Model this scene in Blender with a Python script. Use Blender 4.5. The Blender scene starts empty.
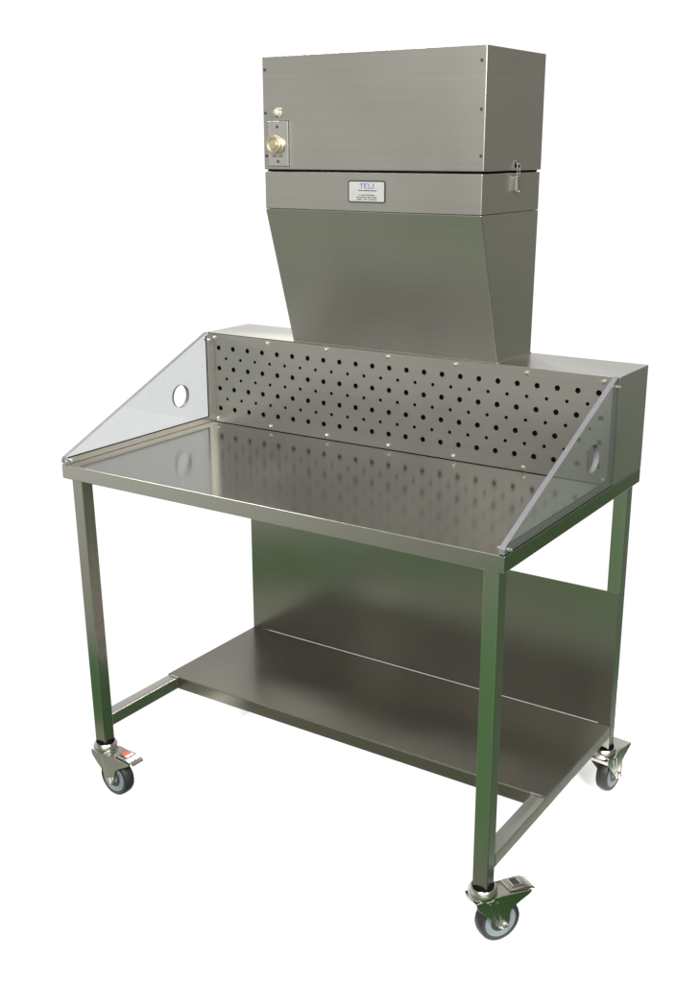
import bpy, bmesh, math, random
from mathutils import Vector, Matrix
random.seed(4)
S = bpy.context.scene
COL = S.collection
PI = math.pi

# ---------------------------------------------------------------- materials
def new_mat(name):
    m = bpy.data.materials.new(name); m.use_nodes = True
    nt = m.node_tree
    return m, nt, nt.nodes['Principled BSDF']

def steel(name, stretch=None, base=(.42, .412, .386), rough=.27, wob=.05, aniso=.35):
    """satin stainless sheet: slow waviness of thin sheet, faint wiped smears in the gloss, cloudy tone"""
    m, nt, b = new_mat(name)
    N, L = nt.nodes.new, nt.links.new
    tc = N('ShaderNodeTexCoord')
    w = N('ShaderNodeTexNoise'); w.inputs['Scale'].default_value = 2.6; w.inputs['Detail'].default_value = 2
    L(tc.outputs['Object'], w.inputs['Vector'])
    s = N('ShaderNodeTexNoise'); s.inputs['Scale'].default_value = 4; s.inputs['Detail'].default_value = 2
    s.inputs['Distortion'].default_value = .6
    L(tc.outputs['Object'], s.inputs['Vector'])
    b.inputs['Base Color'].default_value = base+(1,)
    if stretch:                                # fine brushing along the sheet
        mp = N('ShaderNodeMapping'); mp.inputs['Scale'].default_value = stretch
        L(tc.outputs['Object'], mp.inputs['Vector'])
        g = N('ShaderNodeTexNoise'); g.inputs['Scale'].default_value = 1; g.inputs['Detail'].default_value = 3; g.inputs['Roughness'].default_value = .7
        L(mp.outputs['Vector'], g.inputs['Vector'])
        mx = N('ShaderNodeMix'); mx.data_type = 'RGBA'; L(g.outputs['Fac'], mx.inputs['Factor'])
        mx.inputs['A'].default_value = tuple(c*.91 for c in base)+(1,); mx.inputs['B'].default_value = tuple(c*1.09 for c in base)+(1,)
        L(mx.outputs['Result'], b.inputs['Base Color'])
    b.inputs['Metallic'].default_value = 1
    b.inputs['Anisotropic'].default_value = aniso
    mr = N('ShaderNodeMapRange'); mr.inputs['From Min'].default_value = .3; mr.inputs['From Max'].default_value = .7
    mr.inputs['To Min'].default_value = rough*.95; mr.inputs['To Max'].default_value = rough*1.05
    L(s.outputs['Fac'], mr.inputs['Value']); L(mr.outputs['Result'], b.inputs['Roughness'])
    b1 = N('ShaderNodeBump'); b1.inputs['Strength'].default_value = wob; b1.inputs['Distance'].default_value = .012
    L(w.outputs['Fac'], b1.inputs['Height'])
    L(b1.outputs['Normal'], b.inputs['Normal'])
    return m

def plain(name, col, rough=.5, metal=0, spec=.5, noise=.12, scale=60):
    m, nt, b = new_mat(name)
    N, L = nt.nodes.new, nt.links.new
    tc = N('ShaderNodeTexCoord'); n = N('ShaderNodeTexNoise'); n.inputs['Scale'].default_value = scale; n.inputs['Detail'].default_value = 4
    L(tc.outputs['Object'], n.inputs['Vector'])
    mx = N('ShaderNodeMix'); mx.data_type = 'RGBA'
    mx.inputs['A'].default_value = tuple(c*(1-noise) for c in col)+(1,)
    mx.inputs['B'].default_value = tuple(min(1, c*(1+noise)) for c in col)+(1,)
    L(n.outputs['Fac'], mx.inputs['Factor']); L(mx.outputs['Result'], b.inputs['Base Color'])
    b.inputs['Roughness'].default_value = rough; b.inputs['Metallic'].default_value = metal
    b.inputs['Specular IOR Level'].default_value = spec
    return m

M_FRONT = steel('brushed_steel_lengthwise', (1.2, 1.2, 240), rough=.30)
M_BACK = steel('brushed_steel_back_panel', (1.2, 1.2, 240), rough=.25, base=(.34, .335, .305))  # base colour lowered to offset lamp light bounced under the table
M_TOP = steel('brushed_steel_crosswise', (240, 1.2, 1.2), rough=.135, base=(.47, .463, .44), wob=.03)
M_TUBE = steel('brushed_steel_tube', (240, 240, 1.5), rough=.25)
M_RAIL = steel('brushed_steel_rail', (240, 1.5, 240), rough=.30)
M_SHELF = steel('brushed_steel_shelf', (1.2, 240, 1.2), rough=.24, base=(.25, .236, .208))  # steel colour darkened to imitate the dim reflections under the table
M_CHROME = steel('zinc_plated_pressing', base=(.56, .55, .52), rough=.2)
M_BOLT = steel('bright_bolt', base=(.75, .74, .70), rough=.18)
M_BRASS = steel('pale_brass', base=(.60, .54, .37), rough=.32)
M_BLACK = plain('black_gasket_and_shade', (.004, .004, .004), .9, spec=.0)
M_RUBBER = plain('black_rubber', (.012, .012, .012), .5, spec=.3)
M_HUB = plain('grey_plastic_hub', (.10, .12, .132), .5, spec=.25)
M_HUBD = plain('dark_hub_groove', (.02, .025, .028), .6, spec=.2)
M_RED = plain('red_print', (.40, .06, .03), .5)
M_CREAM = plain('cream_plastic', (.24, .225, .165), .35)
M_PLATE = steel('satin_aluminium_plate', base=(.56, .565, .55), rough=.24)
M_INK = plain('dark_ink', (.02, .02, .02), .6, spec=.2)
M_BLUE = plain('blue_ink', (.06, .05, .20), .6, spec=.2)
M_LABEL = plain('silver_label', (.21, .215, .212), .4, spec=.3)
M_GREEN = plain('green_floor_paint', (.018, .066, .013), .7, spec=.2, noise=.2, scale=14)
M_FLOOR = plain('white_floor', (.86, .86, .86), .9, spec=.1, noise=.01, scale=8)

def clear_mat():
    m, nt, b = new_mat('clear_polycarbonate')
    N, L = nt.nodes.new, nt.links.new
    tc = N('ShaderNodeTexCoord'); n = N('ShaderNodeTexNoise'); n.inputs['Scale'].default_value = 5
    L(tc.outputs['Object'], n.inputs['Vector'])
    mr = N('ShaderNodeMapRange'); mr.inputs['To Min'].default_value = .0; mr.inputs['To Max'].default_value = .05
    L(n.outputs['Fac'], mr.inputs['Value']); L(mr.outputs['Result'], b.inputs['Roughness'])
    b.inputs['Base Color'].default_value = (.665, .69, .695, 1)
    b.inputs['Transmission Weight'].default_value = .94     # slight diffuse haze added to lighten the pane
    b.inputs['IOR'].default_value = 1.5
    return m
M_CLEAR = clear_mat()
def edge_mat():
    m, nt, b = new_mat('sawn_polycarbonate_edge')
    N, L = nt.nodes.new, nt.links.new
    tc = N('ShaderNodeTexCoord'); n = N('ShaderNodeTexNoise'); n.inputs['Scale'].default_value = 90; n.inputs['Detail'].default_value = 5
    L(tc.outputs['Object'], n.inputs['Vector'])
    mx = N('ShaderNodeMix'); mx.data_type = 'RGBA'
    mx.inputs['A'].default_value = (.058, .060, .069, 1); mx.inputs['B'].default_value = (.095, .097, .108, 1)
    L(n.outputs['Fac'], mx.inputs['Factor']); L(mx.outputs['Result'], b.inputs['Base Color'])
    b.inputs['Roughness'].default_value = .4
    return m
M_EDGE = edge_mat()

# ---------------------------------------------------------------- mesh helpers
def box(bm, x0, x1, y0, y1, z0, z1, bev=0, seg=2):
    vs = [bm.verts.new(p) for p in ((x0,y0,z0),(x1,y0,z0),(x1,y1,z0),(x0,y1,z0),(x0,y0,z1),(x1,y0,z1),(x1,y1,z1),(x0,y1,z1))]
    fs = [bm.faces.new([vs[i] for i in f]) for f in ((0,3,2,1),(4,5,6,7),(0,1,5,4),(1,2,6,5),(2,3,7,6),(3,0,4,7))]
    if bev:
        es = list({e for f in fs for e in f.edges})
        bmesh.ops.bevel(bm, geom=es, offset=bev, segments=seg, profile=.5, affect='EDGES')
    return vs

def prism(bm, pts, axis, a, b, bev=0):
    """extrude a closed outline; axis = 'x' (pts are y,z), 'y' (x,z) or 'z' (x,y)"""
    def P(u, v, t): return {'x': (t,u,v), 'y': (u,t,v), 'z': (u,v,t)}[axis]
    A = [bm.verts.new(P(u,v,a)) for u,v in pts]; B = [bm.verts.new(P(u,v,b)) for u,v in pts]
    n = len(pts)
    fs = [bm.faces.new(A), bm.faces.new(B[::-1])]
    fs += [bm.faces.new((A[i], B[i], B[(i+1)%n], A[(i+1)%n])) for i in range(n)]
    if bev:
        es = list({e for f in fs[:2] for e in f.edges})
        bmesh.ops.bevel(bm, geom=es, offset=bev, segments=2, profile=.5, affect='EDGES')

def lathe(bm, prof, origin=(0,0,0), axis='z', n=40):
    rings = []
    o = Vector(origin)
    for r, h in prof:
        ring = []
        for k in range(n):
            a = 2*PI*k/n; c, s = r*math.cos(a), r*math.sin(a)
            ring.append(bm.verts.new(o + Vector({'z': (c,s,h), 'y': (c,h,-s), 'x': (h,c,s)}[axis])))
        rings.append(ring)
    for i in range(len(rings)-1):
        for k in range(n):
            bm.faces.new((rings[i][k], rings[i][(k+1)%n], rings[i+1][(k+1)%n], rings[i+1][k]))
    if prof[0][0] > 1e-6: bm.faces.new(rings[0][::-1])
    if prof[-1][0] > 1e-6: bm.faces.new(rings[-1])

def hex_head(bm, c, axis, r, h0, h1):
    lathe(bm, [(r,h0),(r,h1*.8+h0*.2),(r*.8,h1)], c, axis, 6)

def obj(name, bm, mat, parent=None, smooth=None, loc=None):
    bmesh.ops.recalc_face_normals(bm, faces=bm.faces[:])
    me = bpy.data.meshes.new(name); bm.to_mesh(me); bm.free()
    mats = mat if isinstance(mat, (list, tuple)) else [mat]
    for m in mats: me.materials.append(m)
    o = bpy.data.objects.new(name, me); COL.objects.link(o)
    if parent: o.parent = parent
    if loc: o.location = loc
    if smooth:
        me.shade_smooth(); me.set_sharp_from_angle(angle=math.radians(smooth))
        if smooth == 40:                       # folded sheet: flat faces stay flat, only the rounded fold shades
            w = o.modifiers.new('weighted_normals', 'WEIGHTED_NORMAL'); w.weight = 100; w.keep_sharp = True
    return o

def BM(): return bmesh.new()

def text_mesh(name, body, size, mat, parent, x, y, z, align='CENTER', sx=1.0, depth=.0003):
    cu = bpy.data.curves.new(name+'_curve', 'FONT'); cu.body = body; cu.size = size; cu.align_x = align; cu.extrude = depth
    t = bpy.data.objects.new(name+'_tmp', cu); COL.objects.link(t)
    dg = bpy.context.evaluated_depsgraph_get(); dg.update()
    me = bpy.data.meshes.new_from_object(t.evaluated_get(dg)); bpy.data.objects.remove(t)
    me.transform(Matrix.Translation((x,y,z)) @ Matrix.Rotation(PI/2, 4, 'X') @ Matrix.Diagonal((sx,1,1,1)))
    me.materials.clear(); me.materials.append(mat); me.name = name
    o = bpy.data.objects.new(name, me); COL.objects.link(o); o.parent = parent
    return o

# ---------------------------------------------------------------- dimensions (table top is z = TOP, floor z = 0)
TOP = .9
W, D = 1.2, .7468
YB = .5597                     # front of the raised box
BH = .2525                     # its height
def Z(z): return z + TOP

bench = bpy.data.objects.new('downdraught_workbench', None); COL.objects.link(bench)
bench['label'] = 'stainless steel workbench on castors with tall extraction hood, perforated back panel and clear side guards'
bench['category'] = 'workbench'

# ---- table top: folded pan
bm = BM()
box(bm, 0, W, 0, D, Z(-.0353), Z(0), .0018, 3)
table_top = obj('table_top', bm, M_TOP, bench, 40)

# ---- legs: 35 mm square tube
def leg(x0, x1, y0, y1, lean=0):
    bm = BM(); box(bm, x0, x1, y0, y1, Z(-.755), Z(-.0355), .0022, 2)
    for v in bm.verts: v.co.x += lean*(Z(0)-v.co.z)/.75
    return obj('leg', bm, M_TUBE, bench, 40)
leg(.0185, .0525, .012, .047, .017)
leg(1.1500, 1.1850, .012, .047)
leg(.0185, .0535, .7095, .7445)
leg(1.1500, 1.1850, .7095, .7445)

# ---- side rails of the lower frame
for x0, x1 in ((.0285, .0635), (1.1498, 1.1848)):
    bm = BM(); box(bm, x0, x1, .0475, .7085, Z(-.7195), Z(-.6865), .002, 2)
    obj('side_rail', bm, M_RAIL, bench, 40)
# ---- lower shelf with folded front flange
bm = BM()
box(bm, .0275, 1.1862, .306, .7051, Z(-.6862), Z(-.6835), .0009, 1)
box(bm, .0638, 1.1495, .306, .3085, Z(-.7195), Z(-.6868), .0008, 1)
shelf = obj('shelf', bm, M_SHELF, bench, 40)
# weld beads where the flange meets the rails
for x in (.0645, 1.1488):
    bm = BM()
    for k in range(7):
        lathe(bm, [(.0001,-.0012),(.0022,-.0008),(.0026,.0004),(.0012,.0016),(.0001,.0018)], (x+random.uniform(-.0006,.0006)+ (k*.004 if x>1 else -k*.004), .3052+random.uniform(-.0004,.0004), Z(-.6845)), 'z', 8)
    obj('weld_bead', bm, M_RAIL, bench, 60)

# ---- back panel under the table
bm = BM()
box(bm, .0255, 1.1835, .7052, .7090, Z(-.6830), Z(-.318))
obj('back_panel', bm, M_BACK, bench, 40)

# ---- raised extraction box behind the table: hollow shell with a perforated front
bm = BM()
t = .0016
box(bm, 0, W, YB, D, Z(BH)-t, Z(BH), .0007, 2)                                # top
box(bm, W-t, W, YB, D, Z(.0006), Z(BH)-t, .0006, 1)                             # right end
box(bm, 0, t, YB, D, Z(.0006), Z(BH)-t, .0006, 1)                               # left end
box(bm, t, W-t, D-t, D, Z(.0006), Z(BH)-t)                                       # back
box(bm, t, .0135, YB, YB+t, Z(.0006), Z(BH)-t)                                   # front returns
box(bm, W-.0135, W-t, YB, YB+t, Z(.0006), Z(BH)-t)
shell = obj('extraction_box', bm, M_FRONT, bench, 40)

# perforated panel: real holes
cu = bpy.data.curves.new('perforation', 'CURVE'); cu.dimensions = '2D'; cu.fill_mode = 'BOTH'; cu.extrude = .0008; cu.resolution_u = 4
def poly(pts):
    s = cu.splines.new('POLY'); s.points.add(len(pts)-1)
    for p, q in zip(s.points, pts): p.co = (q[0], q[1], 0, 1)
    s.use_cyclic_u = True
px0, px1, pz0, pz1 = .0142, W-.0142, .0016, BH-.0019
poly([(px0,pz0),(px1,pz0),(px1,pz1),(px0,pz1)])
def hole(x, z, r, n=20): poly([(x+r*math.cos(2*PI*k/n), z+r*math.sin(2*PI*k/n)) for k in range(n)])
HX = [.0440+.05045*i for i in range(23)]
for r_ in range(4):
    for x in HX: hole(x, .2125-.0570*r_, .0067)
for r_ in range(3):
    for x in HX[:-1]: hole(x+.0252, .1842-.0570*r_, .0045)
tmp = bpy.data.objects.new('perforation_tmp', cu); COL.objects.link(tmp)
dg = bpy.context.evaluated_depsgraph_get(); dg.update()
me = bpy.data.meshes.new_from_object(tmp.evaluated_get(dg)); bpy.data.objects.remove(tmp)
me.transform(Matrix.Translation((0, YB-.0010, TOP)) @ Matrix.Rotation(PI/2, 4, 'X'))
me.materials.clear(); me.materials.append(M_FRONT); me.name = 'perforated_panel'
perf = bpy.data.objects.new('perforated_panel', me); COL.objects.link(perf); perf.parent = bench
# black sheet added behind the holes to stand in for the shade inside
bm = BM(); box(bm, .016, W-.016, YB+.012, YB+.03, Z(.003), Z(BH-.004)); obj('dark_backing', bm, M_BLACK, shell)
# panel screws with washers
def panel_screw(x, z):
    bm = BM()
    lathe(bm, [(.0062,0),(.0062,.0010),(.0048,.0014)], (x, YB-.0019, Z(z)), 'y', 18)
    for v in bm.verts: v.co.y = 2*(YB-.0019)-v.co.y
    bm2 = bm
    rings = [(.0040,.0014),(.0038,.0034),(.0026,.0048),(.0010,.0052)]
    n = 14; prev = None
    for r, h in rings:
        ring = [bm2.verts.new((x+r*math.cos(2*PI*k/n), YB-.0019-h, Z(z)+r*math.sin(2*PI*k/n))) for k in range(n)]
        if prev:
            for k in range(n): bm2.faces.new((prev[k], prev[(k+1)%n], ring[(k+1)%n], ring[k]))
        prev = ring
    bm2.faces.new(prev)
    obj('screw', bm2, M_BOLT, perf, 35)
for x, z in ((.0307,.241),(.2155,.2405),(.4066,.2415),(.5957,.2415),(.7875,.2410),(.9755,.2400),(1.1638,.2395),
             (.0331,.0122),(.2190,.0118),(.4063,.0118),(.5975,.0115),(.7862,.0110),(.9765,.0105),(1.1700,.0105)):
    panel_screw(x, z)

# ---- clear side guards, each on an L of steel angle
def guard(side):
    X = (lambda x: x) if side < 0 else (lambda x: W-x)
    bm = BM()
    y1 = YB-.0012
    # outline with a round hand hole: fan of quads between the hole and the outline
    out = [(.0005,.003),(.0005,.0135),(.0060,.0190),(y1-.012,.2525),(y1,.2535),(y1,.003)]
    cx_, cz_, r = .432, .094, .0315
    n = 36
    hol = [(cx_+r*math.cos(2*PI*k/n), cz_+r*math.sin(2*PI*k/n)) for k in range(n)]
    xa, xb = X(.0008), X(.0128)
    def loop(pts, x): return [bm.verts.new((x, p[0], Z(p[1]))) for p in pts]
    oa, ob, ha, hb = loop(out, xa), loop(out, xb), loop(hol, xa), loop(hol, xb)
    def edges(vs): return [bm.edges.new((vs[i], vs[(i+1)%len(vs)])) for i in range(len(vs))]
    for o_, h_ in ((oa, ha), (ob, hb)):
        bmesh.ops.triangle_fill(bm, use_beauty=True, edges=edges(o_)+edges(h_))
    side_faces = []
    for A, B in ((oa, ob), (ha, hb)):
        for i in range(len(A)):
            j = (i+1) % len(A)
            f = bm.faces.new((A[i], A[j], B[j], B[i])); f.material_index = 1; side_faces.append(f)
    pane = obj('side_guard', bm, [M_CLEAR, M_EDGE], bench)
    # steel angle: low upstand along the table edge and a return up the box
    bm = BM()
    a, b = sorted((X(.0131), X(.0149)))
    box(bm, a, b, .006, y1-.0005, Z(.0005), Z(.0155), .0006, 1)
    box(bm, a, b, y1-.0170, y1-.0005, Z(.0158), Z(.2495), .0006, 1)
    obj('guard_angle', bm, M_FRONT, pane, 40)
    # black seal between pane and angle
    bm = BM()
    a, b = sorted((X(.0130), X(.0152)))
    box(bm, a, b, .010, y1-.0175, Z(.0157), Z(.0178))
    box(bm, a, b, y1-.0197, y1-.0172, Z(.0179), Z(.2450))
    obj('seal', bm, M_BLACK, pane)
    # corner bolts through pane and angle
    for (y, z) in ((.017,.0095),(y1-.0090,.2330)):
        bm = BM()
        s = -1 if side < 0 else 1
        xo = X(.0008)
        prof = [(.0050,0),(.0050,.0010),(.0042,.0011),(.0042,.0045),(.0030,.0055),(.0022,.0056),(.0022,.0085)]
        lathe(bm, [(r, s*h) for r, h in prof], (xo, y, Z(z)), 'x', 12)
        xi = X(.0149)
        lathe(bm, [(r, -s*h) for r, h in prof], (xi, y, Z(z)), 'x', 12)
        obj('bolt', bm, M_BOLT, pane, 35)
    return pane
guard(-1); guard(1)

# ---- hood: hopper, collar, fan box
HX0, HX1, HY = .3040, .9005, .4465
ZC, ZG, ZH, ZT = .6000, .6878, .6925, .9510     # hopper top, collar top, fan box bottom and top
def solid(bm, bot, top, bev):
    vs = [bm.verts.new(p) for p in bot+top]
    fs = [bm.faces.new([vs[i] for i in f]) for f in ((0,3,2,1),(4,5,6,7),(0,1,5,4),(1,2,6,5),(2,3,7,6),(3,0,4,7))]
    bmesh.ops.recalc_face_normals(bm, faces=fs)
    bmesh.ops.bevel(bm, geom=list({e for f in fs for e in f.edges}), offset=bev, segments=3, profile=.5, affect='EDGES')
bm = BM()
zb, zc = Z(BH+.0006), Z(ZC-.0008)
xb0, xb1 = .3000, .8975
solid(bm, [(xb0,YB+.001,zb),(xb1,YB+.001,zb),(xb1,D-.0005,zb),(xb0,D-.0005,zb)],
          [(HX0,HY,zc),(HX1,HY,zc),(HX1,D-.0005,zc),(HX0,D-.0005,zc)], .0024)
hopper = obj('hopper', bm, M_FRONT, bench, 40)
# welded foot seam round the hopper
bm = BM()
box(bm, xb1-.001, xb1+.0022, YB+.002, D-.001, Z(BH+.0002), Z(BH+.0030), .0010, 2)
box(bm, xb0-.001, xb1+.0022, YB-.0004, YB+.0022, Z(BH+.0002), Z(BH+.0026), .0009, 2)
obj('weld_seam', bm, M_BOLT, hopper, 40)
bm = BM(); box(bm, HX0+.0008, HX1-.0004, HY, D-.0005, Z(ZC), Z(ZG), .0020, 3)
collar = obj('collar', bm, M_FRONT, bench, 40)
bm = BM(); box(bm, HX0+.006, HX1-.006, HY+.006, D-.006, Z(ZG+.0002), Z(ZH-.0002))
obj('gasket', bm, M_BLACK, bench)
bm = BM(); box(bm, HX0-.0010, HX1+.0020, HY, D, Z(ZH), Z(ZT), .0022, 3)
fan_box = obj('fan_box', bm, M_FRONT, bench, 40)
# dark cap screws down both edges of the front cover
for x, z in ((.3110,.9215),(.3105,.8235),(.3115,.7245),(.8905,.9205),(.8925,.8220),(.8950,.7255)):
    bm = BM(); lathe(bm, [(.0034,0),(.0034,-.0012),(.0024,-.0024)], (x, HY+.0001, Z(z)), 'y', 14)
    obj('screw', bm, M_INK, fan_box, 40)
# control plate with a folded right-hand edge
bm = BM()
box(bm, .3170, .3722, HY-.0022, HY-.0002, Z(.7010), Z(.8045), .0007, 1)
plate = obj('control_plate', bm, M_PLATE, fan_box, 40)
bm = BM()
box(bm, .3726, .3792, HY-.0058, HY-.0002, Z(.7010), Z(.8040))
obj('folded_edge', bm, M_PLATE, plate)
for x, z in ((.3462,.7915),(.3475,.7115)):
    bm = BM(); lathe(bm, [(.0034,0),(.0034,-.0012),(.0022,-.0020)], (x, HY-.0021, Z(z)), 'y', 14); obj('screw', bm, M_INK, plate, 40)
bm = BM()
lathe(bm, [(.0215,0),(.0215,-.0022),(.0200,-.0034),(.0200,-.0100),(.0212,-.0112),(.0212,-.0134),(.0190,-.0148),(.0155,-.0148),(.0142,-.0136),(.0128,-.0136),(.0118,-.0152),(.0060,-.0160),(.0005,-.0161)], (.3435, HY-.0023, Z(.7500)), 'y', 40)
knob = obj('speed_knob', bm, M_BRASS, plate, 45)
bm = BM(); lathe(bm, [(.0110,-.0154),(.0110,-.0160),(.0070,-.0166),(.0005,-.0167)], (.3435, HY-.0023, Z(.7500)), 'y', 32)
obj('knob_cap', bm, M_BRASS, knob, 40)
bm = BM(); box(bm, .3160, .3802, HY-.0009, HY-.0001, Z(.6998), Z(.8055)); obj('plate_shadow_border', bm, M_INK, plate)  # dark border added to draw a shadow gap round the plate
text_mesh('lettering', 'ON / OFF', .0075, M_INK, plate, .3460, HY-.0024, Z(.7215))
# small indicator above
bm = BM()
lathe(bm, [(.0115,0),(.0115,-.002),(.0095,-.0035),(.0090,-.008),(.0070,-.0110),(.0030,-.0125),(.0004,-.0128)], (.3480, HY+.0001, Z(.8235)), 'y', 30)
lathe(bm, [(.0042,0),(.0042,-.004),(.0030,-.0060),(.0004,-.0064)], (.3560, HY-.0002, Z(.8315)), 'y', 20)
obj('indicator_lamp', bm, M_CREAM, fan_box, 45)
# name plate on the collar
def rrect(x0, x1, z0, z1, r, n=5):
    pts = []
    for cx_, cz_, a0 in ((x1-r,z1-r,0),(x0+r,z1-r,PI/2),(x0+r,z0+r,PI),(x1-r,z0+r,1.5*PI)):
        pts += [(cx_+r*math.cos(a0+k*PI/2/n), cz_+r*math.sin(a0+k*PI/2/n)) for k in range(n+1)]
    return pts
bm = BM(); prism(bm, rrect(.5500,.6530,Z(.6200),Z(.6705),.0055), 'y', HY-.0012, HY-.0002)
np_ = obj('name_plate', bm, M_INK, collar, 40)
bm = BM(); prism(bm, rrect(.5534,.6496,Z(.6232),Z(.6673),.0030), 'y', HY-.0016, HY-.0008)
obj('plate_face', bm, M_LABEL, np_, 40)
yl = HY-.0018
def serif_name(x0, z0, hgt, wid):
    """TELI in heavy slab capitals, built from strokes"""
    bm = BM(); st = wid*.20; gap = wid*.34; y0, y1 = yl-.0002, yl+.0003
    sl = hgt*.13
    def R(x, z, w, h): box(bm, x, x+w, y0, y1, z, z+h)
    x = x0
    R(x+wid*.5-st/2, z0, st, hgt-sl-.0001); R(x, z0+hgt-sl, wid, sl); R(x, z0+hgt*.68, st*.4, hgt*.32-sl-.0001); R(x+wid-st*.4, z0+hgt*.68, st*.4, hgt*.32-sl-.0001)
    x += wid+gap
    R(x, z0, st, hgt); R(x+st, z0, wid-st, sl); R(x+st, z0+hgt-sl, wid-st, sl); R(x+st, z0+hgt*.45, wid*.5-st*.3, sl)
    x += wid+gap
    R(x, z0, st, hgt); R(x+st, z0, wid-st, sl); R(x+wid-st*.4, z0+sl, st*.4, hgt*.2)
    x += wid+gap
    R(x, z0, st*2, sl*.9); R(x+st*.5, z0+sl*.9, st, hgt-sl*1.8); R(x, z0+hgt-sl*.9, st*2, sl*.9)
    return bm
obj('lettering', serif_name(.5835, Z(.6525), .0110, .0088), M_BLUE, np_)
def small_print(z, h, words):
    bm = BM()
    for x0, x1 in words:                      # a line of print too small to read: letter-sized strokes
        x = x0
        while x < x1:
            w = random.uniform(.0008, .0016)
            box(bm, x, min(x+w, x1), yl-.0001, yl+.0003, z+random.uniform(0, h*.25), z+h*random.uniform(.8, 1))
            x += w+.0006
    obj('small_print', bm, M_INK, np_)
small_print(Z(.6462), .0028, ((.579,.592),(.594,.610),(.612,.630)))
small_print(Z(.6362), .0026, ((.580,.584),(.586,.596),(.598,.610),(.612,.624)))
small_print(Z(.6312), .0026, ((.575,.601),(.604,.615),(.618,.630)))
small_print(Z(.6264), .0026, ((.575,.590),(.594,.603),(.606,.612),(.614,.631)))
# toggle latch between collar and fan box on the right-hand side
bm = BM(); xs = HX1-.0003
box(bm, xs, xs+.0022, .596, .622, Z(.6480), Z(.6800), .0006, 1)
latch = obj('toggle_latch', bm, M_TUBE, collar, 40)
bm = BM()
prism(bm, [(xs+.0024,Z(.6500)),(xs+.0100,Z(.6440)),(xs+.0125,Z(.6470)),(xs+.0105,Z(.6560)),(xs+.0112,Z(.6800)),(xs+.0060,Z(.6830)),(xs+.0024,Z(.6780))], 'y', .6020, .6160, .0008)
obj('lever', bm, M_TUBE, latch, 40)
bm = BM()
for y in (.6025, .6155):
    box(bm, xs+.0075, xs+.0098, y-.0012, y+.0012, Z(.6834), Z(.7060), .0004, 1)
box(bm, xs+.0075, xs+.0098, .6010, .6170, Z(.7062), Z(.7085), .0004, 1)
obj('bail', bm, M_BOLT, latch, 40)
bm = BM()
box(bm, HX1+.0020, HX1+.0040, .596, .622, Z(.6985), Z(.7150), .0005, 1)
box(bm, HX1+.0040, HX1+.0060, .5990, .6190, Z(.7090), Z(.7140), .0006, 1)
obj('latch_keeper', bm, M_TUBE, fan_box, 40)
for z in (.6515,):
    bm = BM(); hex_head(bm, (xs+.0100, .609, Z(z-.006)), 'x', .0038, 0, .0040); obj('rivet', bm, M_BOLT, latch, 35)

# ---- castors: local frame, swivel axis at the origin, wheel trails towards +X, ground at z = -HC
HC = .145
def make_castor():
    bm = BM()
    # crown ring
    lathe(bm, [(.0200,-.0022),(.0265,-.0036),(.0314,-.0100),(.0324,-.018),(.0300,-.027),(.0240,-.0300),(.010,-.0305)], (0,0,0), 'z', 36)
    fork = obj('castor', bm, M_CHROME, bench, 40)
    bm = BM()
    side = [(-.0295,-.026),(-.0270,-.040),(.0235,-.092),(.0280,-.1020),(.0380,-.1070),(.0470,-.1030),(.0510,-.0900),(.0560,-.0640),(.0720,-.0520),(.1020,-.0370),(.1080,-.0310),(.0900,-.0265),(.0560,-.0250),(.0320,-.0230)]
    prism(bm, side, 'y', -.0262, -.0236, .0005)
    prism(bm, side, 'y', .0236, .0262, .0005)
    # bridging top sheet that runs out over the wheel
    prism(bm, [(.000,-.0262),(.0300,-.0215),(.0560,-.0238),(.1080,-.0300),(.1075,-.0322),(.0560,-.0262),(.0300,-.0240),(.000,-.0285)], 'y', -.0235, .0235)
    prism(bm, [(-.0290,-.0300),(-.0265,-.0400),(-.0250,-.0400),(-.0270,-.0300)], 'y', -.0235, .0235)
    # pressed ribs on the cheeks
    for s in (-1, 1):
        for x0, x1 in ((.004,.026),(.022,.035)):
            a, b = sorted((s*.0263, s*.0276))
            prism(bm, [(x0-.0022,-.036),(x0+.0022,-.036),(x1+.0016,-.088),(x1-.0016,-.088)], 'y', a, b)
    obj('fork', bm, M_CHROME, fork, 40)
    bm = BM()
    lathe(bm, [(.0205,.0020),(.0236,.0018),(.0244,-.001),(.0240,-.0032),(.018,-.0034)], (0,0,0), 'z', 32)
    obj('stem_bush', bm, M_BLACK, fork, 40)
    # wheel
    wc = (.0380, 0, -HC+.0500)
    bm = BM()
    lathe(bm, [(.0385,-.0150),(.0430,-.0160),(.0475,-.0145),(.0495,-.0090),(.0500,0),(.0495,.0090),(.0475,.0145),(.0430,.0160),(.0385,.0150)], wc, 'y', 56)
    obj('tyre', bm, M_RUBBER, fork, 35)
    bm = BM()
    pr = [(.0225,.0120),(.0240,.0150),(.0340,.0158),(.0384,.0148)]
    for s in (-1, 1):
        lathe(bm, [(.0001,s*.0150),(.0120,s*.0152),(.0190,s*.0140),(.0205,s*.0118)]+[(r,s*h) for r,h in pr]+[(.0384,s*.004)], wc, 'y', 48)
    hub = obj('wheel_hub', bm, M_HUB, fork, 30)
    for s in (-1, 1):
        bm = BM()
        lathe(bm, [(.0206,s*.0128),(.0206,s*.0146),(.0226,s*.0146),(.0226,s*.0128)], wc, 'y', 40)
        obj('groove', bm, M_HUBD, fork, 30)
        bm = BM()
        lathe(bm, [(.0085,s*.0264),(.0085,s*.0310),(.0065,s*.0335),(.0040,s*.0336),(.0040,s*.0370),(.0005,s*.0376)], wc, 'y', 6)
        obj('axle_bolt', bm, M_BOLT, fork, 30)
    return fork
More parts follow.
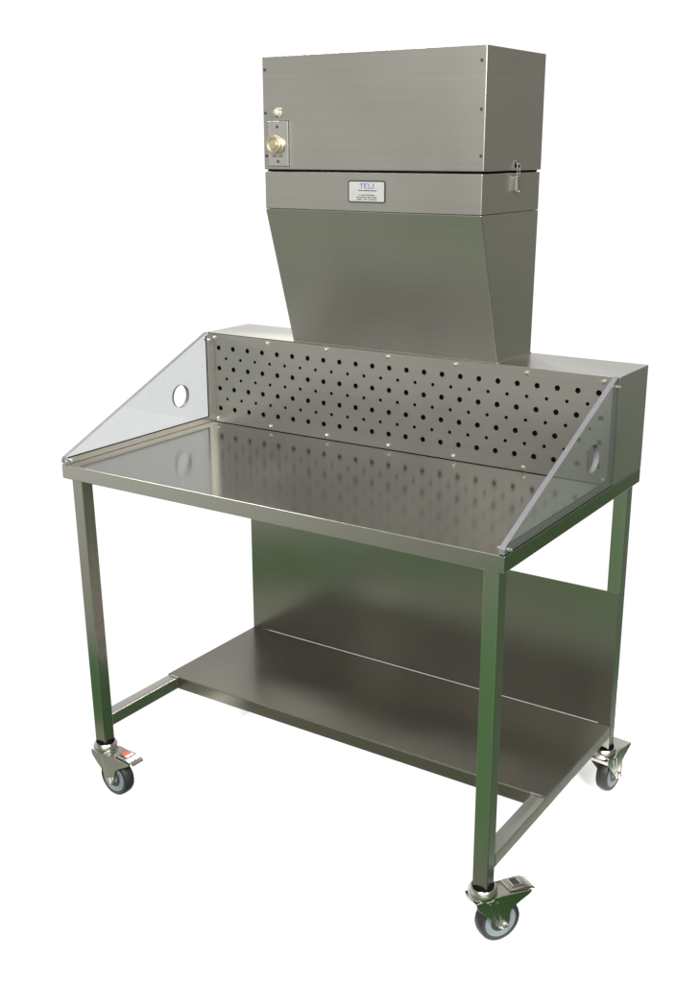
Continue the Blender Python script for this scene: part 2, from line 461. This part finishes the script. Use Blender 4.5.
def brake(fork, red):
    bm = BM()
    prism(bm, [(.0560,-.0225),(.1130,-.0285),(.1180,-.0335),(.1195,-.0320),(.1150,-.0262),(.1000,-.0215),(.0900,-.0200),(.0580,-.0190)], 'y', -.0205, .0205, .0008)
    p = obj('brake_pedal', bm, M_CHROME, fork, 40)
    bm = BM()
    prism(bm, [(.0660,-.0186),(.0680,-.0150),(.0860,-.0165),(.0920,-.0190)], 'y', -.0125, .0125, .0006)
    obj('pedal_pad', bm, M_CHROME, fork, 40)
    bm = BM()
    prism(bm, [(.0705,-.0142),(.0705,-.0150),(.0850,-.0162),(.0850,-.0154)], 'y', -.0100, .0100)
    obj('pedal_print', bm, M_RED if red else M_INK, fork, 40)
def set_castor(f, x, y, ang):
    f.location = (x, y, HC); f.rotation_euler = (0, 0, ang)
c0 = make_castor()
kids = list(c0.children)
def copy_castor():
    c = c0.copy(); COL.objects.link(c); c.parent = bench
    for ch in kids:
        d = ch.copy(); COL.objects.link(d); d.parent = c
    return c
c1, c2, c3 = copy_castor(), copy_castor(), copy_castor()
brake(c0, True); brake(c1, False); brake(c3, False)
set_castor(c0, .0525, .0300, math.radians(-2))
set_castor(c1, 1.1675, .0295, math.radians(57))
set_castor(c2, 1.1675, .7270, math.radians(84))
set_castor(c3, .0360, .7270, math.radians(160))

# ---------------------------------------------------------------- floor
bm = BM()
bm.faces.new([bm.verts.new((x, y, 0)) for x, y in ((-.06,-.02),(.105,-.02),(.105,1.1),(1.06,1.1),(1.06,.0),(1.26,.0),(1.26,1.4),(-.06,1.4))])
fl = obj('floor', bm, M_FLOOR); fl['kind'] = 'structure'
# the green workshop floor that begins in front of the white ground, short of the picture's lower edge
bm = BM()
bm.faces.new([bm.verts.new((x, y, -.004)) for x, y in ((-1.05,.42),(-.66,.12),(.36,-.74),(1.0,-.32),(1.66,.10),(2.1,.10),(2.1,-2.4),(.28,-2.4),(.12,-1.15),(-1.05,-.40))])
gf = obj('workshop_floor', bm, M_GREEN); gf['kind'] = 'structure'

# ---------------------------------------------------------------- surroundings and lamps
world = bpy.data.worlds.new('World'); S.world = world; world.use_nodes = True
nt = world.node_tree; N, L = nt.nodes.new, nt.links.new
bg = nt.nodes['Background']
tc = N('ShaderNodeTexCoord'); sp = N('ShaderNodeSeparateXYZ'); L(tc.outputs['Generated'], sp.inputs[0])
def mth(op, a, b=None):
    n = N('ShaderNodeMath'); n.operation = op
    for i, v in enumerate((a, b)):
        if v is None: continue
        if isinstance(v, (int, float)): n.inputs[i].default_value = v
        else: L(v, n.inputs[i])
    return n.outputs[0]
az = mth('ARCTAN2', sp.outputs['Y'], sp.outputs['X'])
az = mth('DIVIDE', mth('MODULO', mth('ADD', az, 2*PI), 2*PI), 2*PI)
def ramp(stops):
    r = N('ShaderNodeValToRGB'); e = r.color_ramp.elements
    r.color_ramp.interpolation = 'EASE'
    while len(e) > 1: e.remove(e[-1])
    e[0].position = stops[0][0]/360; e[0].color = stops[0][1]+(1,)
    for p, c in stops[1:]:
        k = e.new(p/360); k.color = c+(1,)
    L(az, r.inputs['Fac']); return r.outputs['Color']
WHT = (1.08, 1.08, 1.07)
upper = ramp([(0,(.20,.19,.155)),(50,(.24,.23,.185)),(72,(.28,.27,.225)),(92,WHT),(166,WHT),(196,(.80,.79,.74)),(222,(.86,.85,.78)),(246,(.44,.437,.39)),(276,(.26,.255,.22)),(292,(.95,.94,.90)),(318,(.95,.94,.90)),(340,(.20,.19,.155)),(360,(.20,.19,.155))])  # bright stretch behind the camera added to light up upright edges
lower = ramp([(0,(.048,.115,.036)),(50,(.058,.135,.045)),(72,(.08,.13,.06)),(92,WHT),(166,WHT),(196,(.42,.44,.36)),(222,(.36,.39,.30)),(246,(.25,.27,.20)),(280,(.15,.18,.11)),(330,(.055,.115,.04)),(360,(.048,.115,.036))])
mr = N('ShaderNodeMapRange'); mr.interpolation_type = 'SMOOTHSTEP'
mr.inputs['From Min'].default_value = -.46; mr.inputs['From Max'].default_value = -.18
low = ramp([(0,(0,0,0)),(25,(.15,)*3),(76,(.15,)*3),(90,(0,0,0)),(360,(0,0,0))])      # the green ground reaches higher on the right
L(mth('SUBTRACT', sp.outputs['Z'], low), mr.inputs['Value'])
mx = N('ShaderNodeMix'); mx.data_type = 'RGBA'
L(mr.outputs['Result'], mx.inputs['Factor']); L(lower, mx.inputs['A']); L(upper, mx.inputs['B'])
# dimmer above head height, extra brightness added overhead for edge glints
high = ramp([(0,(.13,.125,.10)),(50,(.15,.14,.11)),(72,(.20,.19,.16)),(92,(.62,.615,.59)),(166,(.62,.615,.59)),(190,(.42,.41,.37)),(222,(.30,.29,.26)),(246,(.22,.215,.185)),(276,(.16,.155,.13)),(292,(.95,.94,.90)),(318,(.95,.94,.90)),(340,(.13,.125,.10)),(360,(.13,.125,.10))])
mr3 = N('ShaderNodeMapRange'); mr3.interpolation_type = 'SMOOTHSTEP'
mr3.inputs['From Min'].default_value = .12; mr3.inputs['From Max'].default_value = .34
L(sp.outputs['Z'], mr3.inputs['Value'])
mx3 = N('ShaderNodeMix'); mx3.data_type = 'RGBA'
L(mr3.outputs['Result'], mx3.inputs['Factor']); L(mx.outputs['Result'], mx3.inputs['A']); L(high, mx3.inputs['B'])
mr2 = N('ShaderNodeMapRange'); mr2.interpolation_type = 'SMOOTHSTEP'
mr2.inputs['From Min'].default_value = .62; mr2.inputs['From Max'].default_value = .84
L(sp.outputs['Z'], mr2.inputs['Value'])
mx2 = N('ShaderNodeMix'); mx2.data_type = 'RGBA'; mx2.inputs['B'].default_value = (1.5, 1.48, 1.42, 1)
L(mr2.outputs['Result'], mx2.inputs['Factor']); L(mx3.outputs['Result'], mx2.inputs['A'])
L(mx2.outputs['Result'], bg.inputs['Color']); bg.inputs['Strength'].default_value = 1.0

def lamp(name, loc, target, sx, sy, power, col=(1,.98,.94)):
    l = bpy.data.lights.new(name, 'AREA'); l.shape = 'RECTANGLE'; l.size = sx; l.size_y = sy; l.energy = power; l.color = col
    o = bpy.data.objects.new(name, l); COL.objects.link(o); o.location = loc
    o.rotation_euler = (Vector(target)-Vector(loc)).to_track_quat('-Z', 'Y').to_euler()
    return o
lamp('right_fill', (4.4, -1.7, 3.5), (.6, .3, 0), 1.2, 1.2, 480)  # added lamp that washes the floor to white
lamp('front_fill', (2.1, -3.9, 3.3), (.6, .3, 0), 1.2, 1.0, 520)  # added lamp that whitens the floor below the shelf front
lamp('left_fill', (-3.0, .6, 5.2), (.6, .3, .2), 1.6, 1.6, 120)  # added high lamp that puts highlights on the edges
lamp('back_lamp', (-1.0, 2.7, 3.25), (.4, .3, .9), .7, .7, 40)

# ---------------------------------------------------------------- camera (solved from the photograph)
cam = bpy.data.cameras.new('camera'); co = bpy.data.objects.new('camera', cam); COL.objects.link(co)
co.location = (2.0624, -1.8375, TOP+.7401); co.rotation_euler = (1.2759, .0009, .5834)
cam.sensor_fit = 'VERTICAL'; cam.sensor_height = 24; cam.lens = 1127.37*24/983
cam.clip_start = .05; cam.clip_end = 200
S.camera = co
S.view_settings.view_transform = 'Standard'; S.view_settings.look = 'None'
S.view_settings.exposure = 0; S.view_settings.gamma = 1
S.cycles.max_bounces = 16; S.cycles.transmission_bounces = 10; S.cycles.glossy_bounces = 8
S.cycles.caustics_reflective = False; S.cycles.caustics_refractive = False
S.cycles.use_denoising = True
S.cycles.sample_clamp_indirect = 2.0
S.render.film_transparent = False
